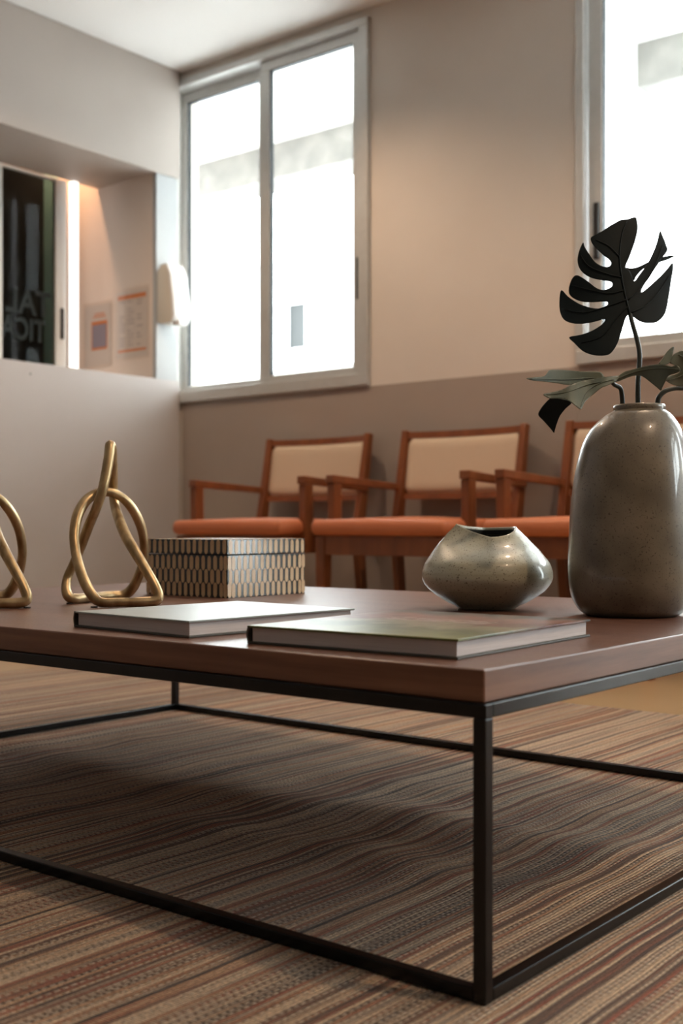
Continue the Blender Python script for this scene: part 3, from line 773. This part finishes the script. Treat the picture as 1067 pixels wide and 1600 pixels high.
p = wpt(-26, 2.00); kn2 = copy_tree(bpy.data.objects['knot_sculpture'], (p.x, p.y, TZ), 'gold rod knot sculpture cut off by the left edge of the photo')
kn2.rotation_euler = (0, 0, YAW)

# ================================================================== inlaid box
def inlaid_box():
    x0, x1, y0, y1 = -1.806, -1.577, 1.608, 1.834; H = .112; zl = .083
    t = thing('patterned_box', 'black lacquered box with rows of bone coloured oval inlays', 'box', ((x0+x1)/2, (y0+y1)/2, TZ))
    a, b = (x1-x0)/2, (y1-y0)/2
    body = link('body', B(-a, a, -b, b, 0, zl-.0008, bev=.001), M['lacquer'], t)
    lid = link('lid', B(-a, a, -b, b, zl+.0004, H, bev=.001), M['lacquer'], t)
    n = 14; pw = 2*a/n; w = pw*.285
    def hexm(w, h):
        me = bpy.data.meshes.new('inlay'); c = h*.30
        o = [(-w*.35,-h),(w*.35,-h),(w,-h+c),(w,h-c),(w*.35,h),(-w*.35,h),(-w,h-c),(-w,-h+c)]
        v = [(x, -.0006, z) for x, z in o] + [(x*.96, 0.0002, z) for x, z in o]
        f = [tuple(range(7,-1,-1))] + [(i, (i+1) % 8, (i+1) % 8+8, i+8) for i in range(8)]
        me.from_pydata(v, [], f); me.materials.append(M['bone']); return me
    mh = hexm(w, .0142)
    rows = [(.0145, 0, body), (.0405, .5, body), (.0665, 0, body), ((H+zl)/2+.0002, .5, lid)]
    rr = random.Random(11)
    for sgn, half, face in ((0, a, 'front'), (1, b, 'side')):
        m_ = int(round(2*half/pw)); q = 2*half/m_
        for z, off, par in rows:
            for i in range(m_ + (1 if off == 0 else 0)):
                u = -half + (i + (off if off else 0))*q
                if off == 0:
                    if i == 0: u += w*1.15
                    if i == m_: u -= w*1.15
                o = bpy.data.objects.new('inlay', mh); C.objects.link(o); o.parent = par
                zz = z + rr.uniform(-.0006, .0006)
                if face == 'front': o.location = (u, -b, zz)
                else: o.location = (a, u, zz); o.rotation_euler = (0, 0, R(90))
                o.rotation_euler[1] = rr.uniform(-.02, .02) if face == 'front' else 0
                o.scale = (rr.uniform(.92, 1.08), 1, (.96 if par is lid else 1))
    # hidden sides and top: same inlays joined
    bm = bmesh.new()
    def hx(M4):
        me = mh.copy(); me.transform(M4); bm.from_mesh(me); bpy.data.meshes.remove(me)
    for z, off, par in rows:
        for i in range(13):
            hx(Matrix.Translation((-a + (i+.5)*2*a/13, b, z)) @ Matrix.Rotation(PI, 4, 'Z'))
            hx(Matrix.Translation((-a, -b + (i+.5)*2*b/13, z)) @ Matrix.Rotation(-PI/2, 4, 'Z'))
    for r_ in range(8):
        for i in range(14):
            hx(Matrix.Translation((-a + (i+.5)*pw, -b + (r_+.5)*2*b/8, H)) @ Matrix.Rotation(R(-90), 4, 'X'))
    o = link('hidden_inlays', bm, M['bone'], t); o['kind'] = 'stuff'
inlaid_box()

# ================================================================== books
def book(name, label, cx, cy, rz, w, d, h, cover, board):
    t = thing(name, label, 'book', (cx, cy, TZ), rz)
    a, b = w/2, d/2; ct_ = .0026
    link('page_block', B(-a+.005, a-.004, -b+.004, b-.004, ct_, h-ct_, bev=.0006), M['pages'], t)
    link('back_cover', B(-a, a, -b, b, 0, ct_, bev=.0007), board, t)
    link('front_cover', B(-a, a, -b, b, h-ct_, h, bev=.0007), cover, t)
    # rounded spine
    bm = bmesh.new(); n = 8; rows = []
    for s, off in ((0, 0), (1, .0026)):
        for yy in (-b, b):
            rows.append([bm.verts.new((-a+.0015+off - .0028*math.sin(PI*i/n), yy, .0002+(h-.0004)*i/n)) for i in range(n+1)])
    for i in range(n):
        bm.faces.new((rows[0][i], rows[1][i], rows[1][i+1], rows[0][i+1])); bm.faces.new((rows[2][i], rows[3][i], rows[3][i+1], rows[2][i+1]))
        bm.faces.new((rows[0][i], rows[0][i+1], rows[2][i+1], rows[2][i])); bm.faces.new((rows[1][i], rows[1][i+1], rows[3][i+1], rows[3][i]))
    bm.faces.new((rows[0][0], rows[1][0], rows[3][0], rows[2][0])); bm.faces.new((rows[0][n], rows[1][n], rows[3][n], rows[2][n]))
    link('spine', bm, board, t, False)
    return t
b2 = book('photo_book', 'hardback book with a green and brown photographic cover near the table corner', -.8168, 1.1717, R(2.5), .287, .322, .0215, M['cover_photo'], M['cover_board'])
b1 = book('pale_book', 'hardback book with a plain pale blue grey cover in front of the box', -1.1638, 1.1653, R(-4), .245, .303, .0215, M['cover_pale'], M['cover_board'])
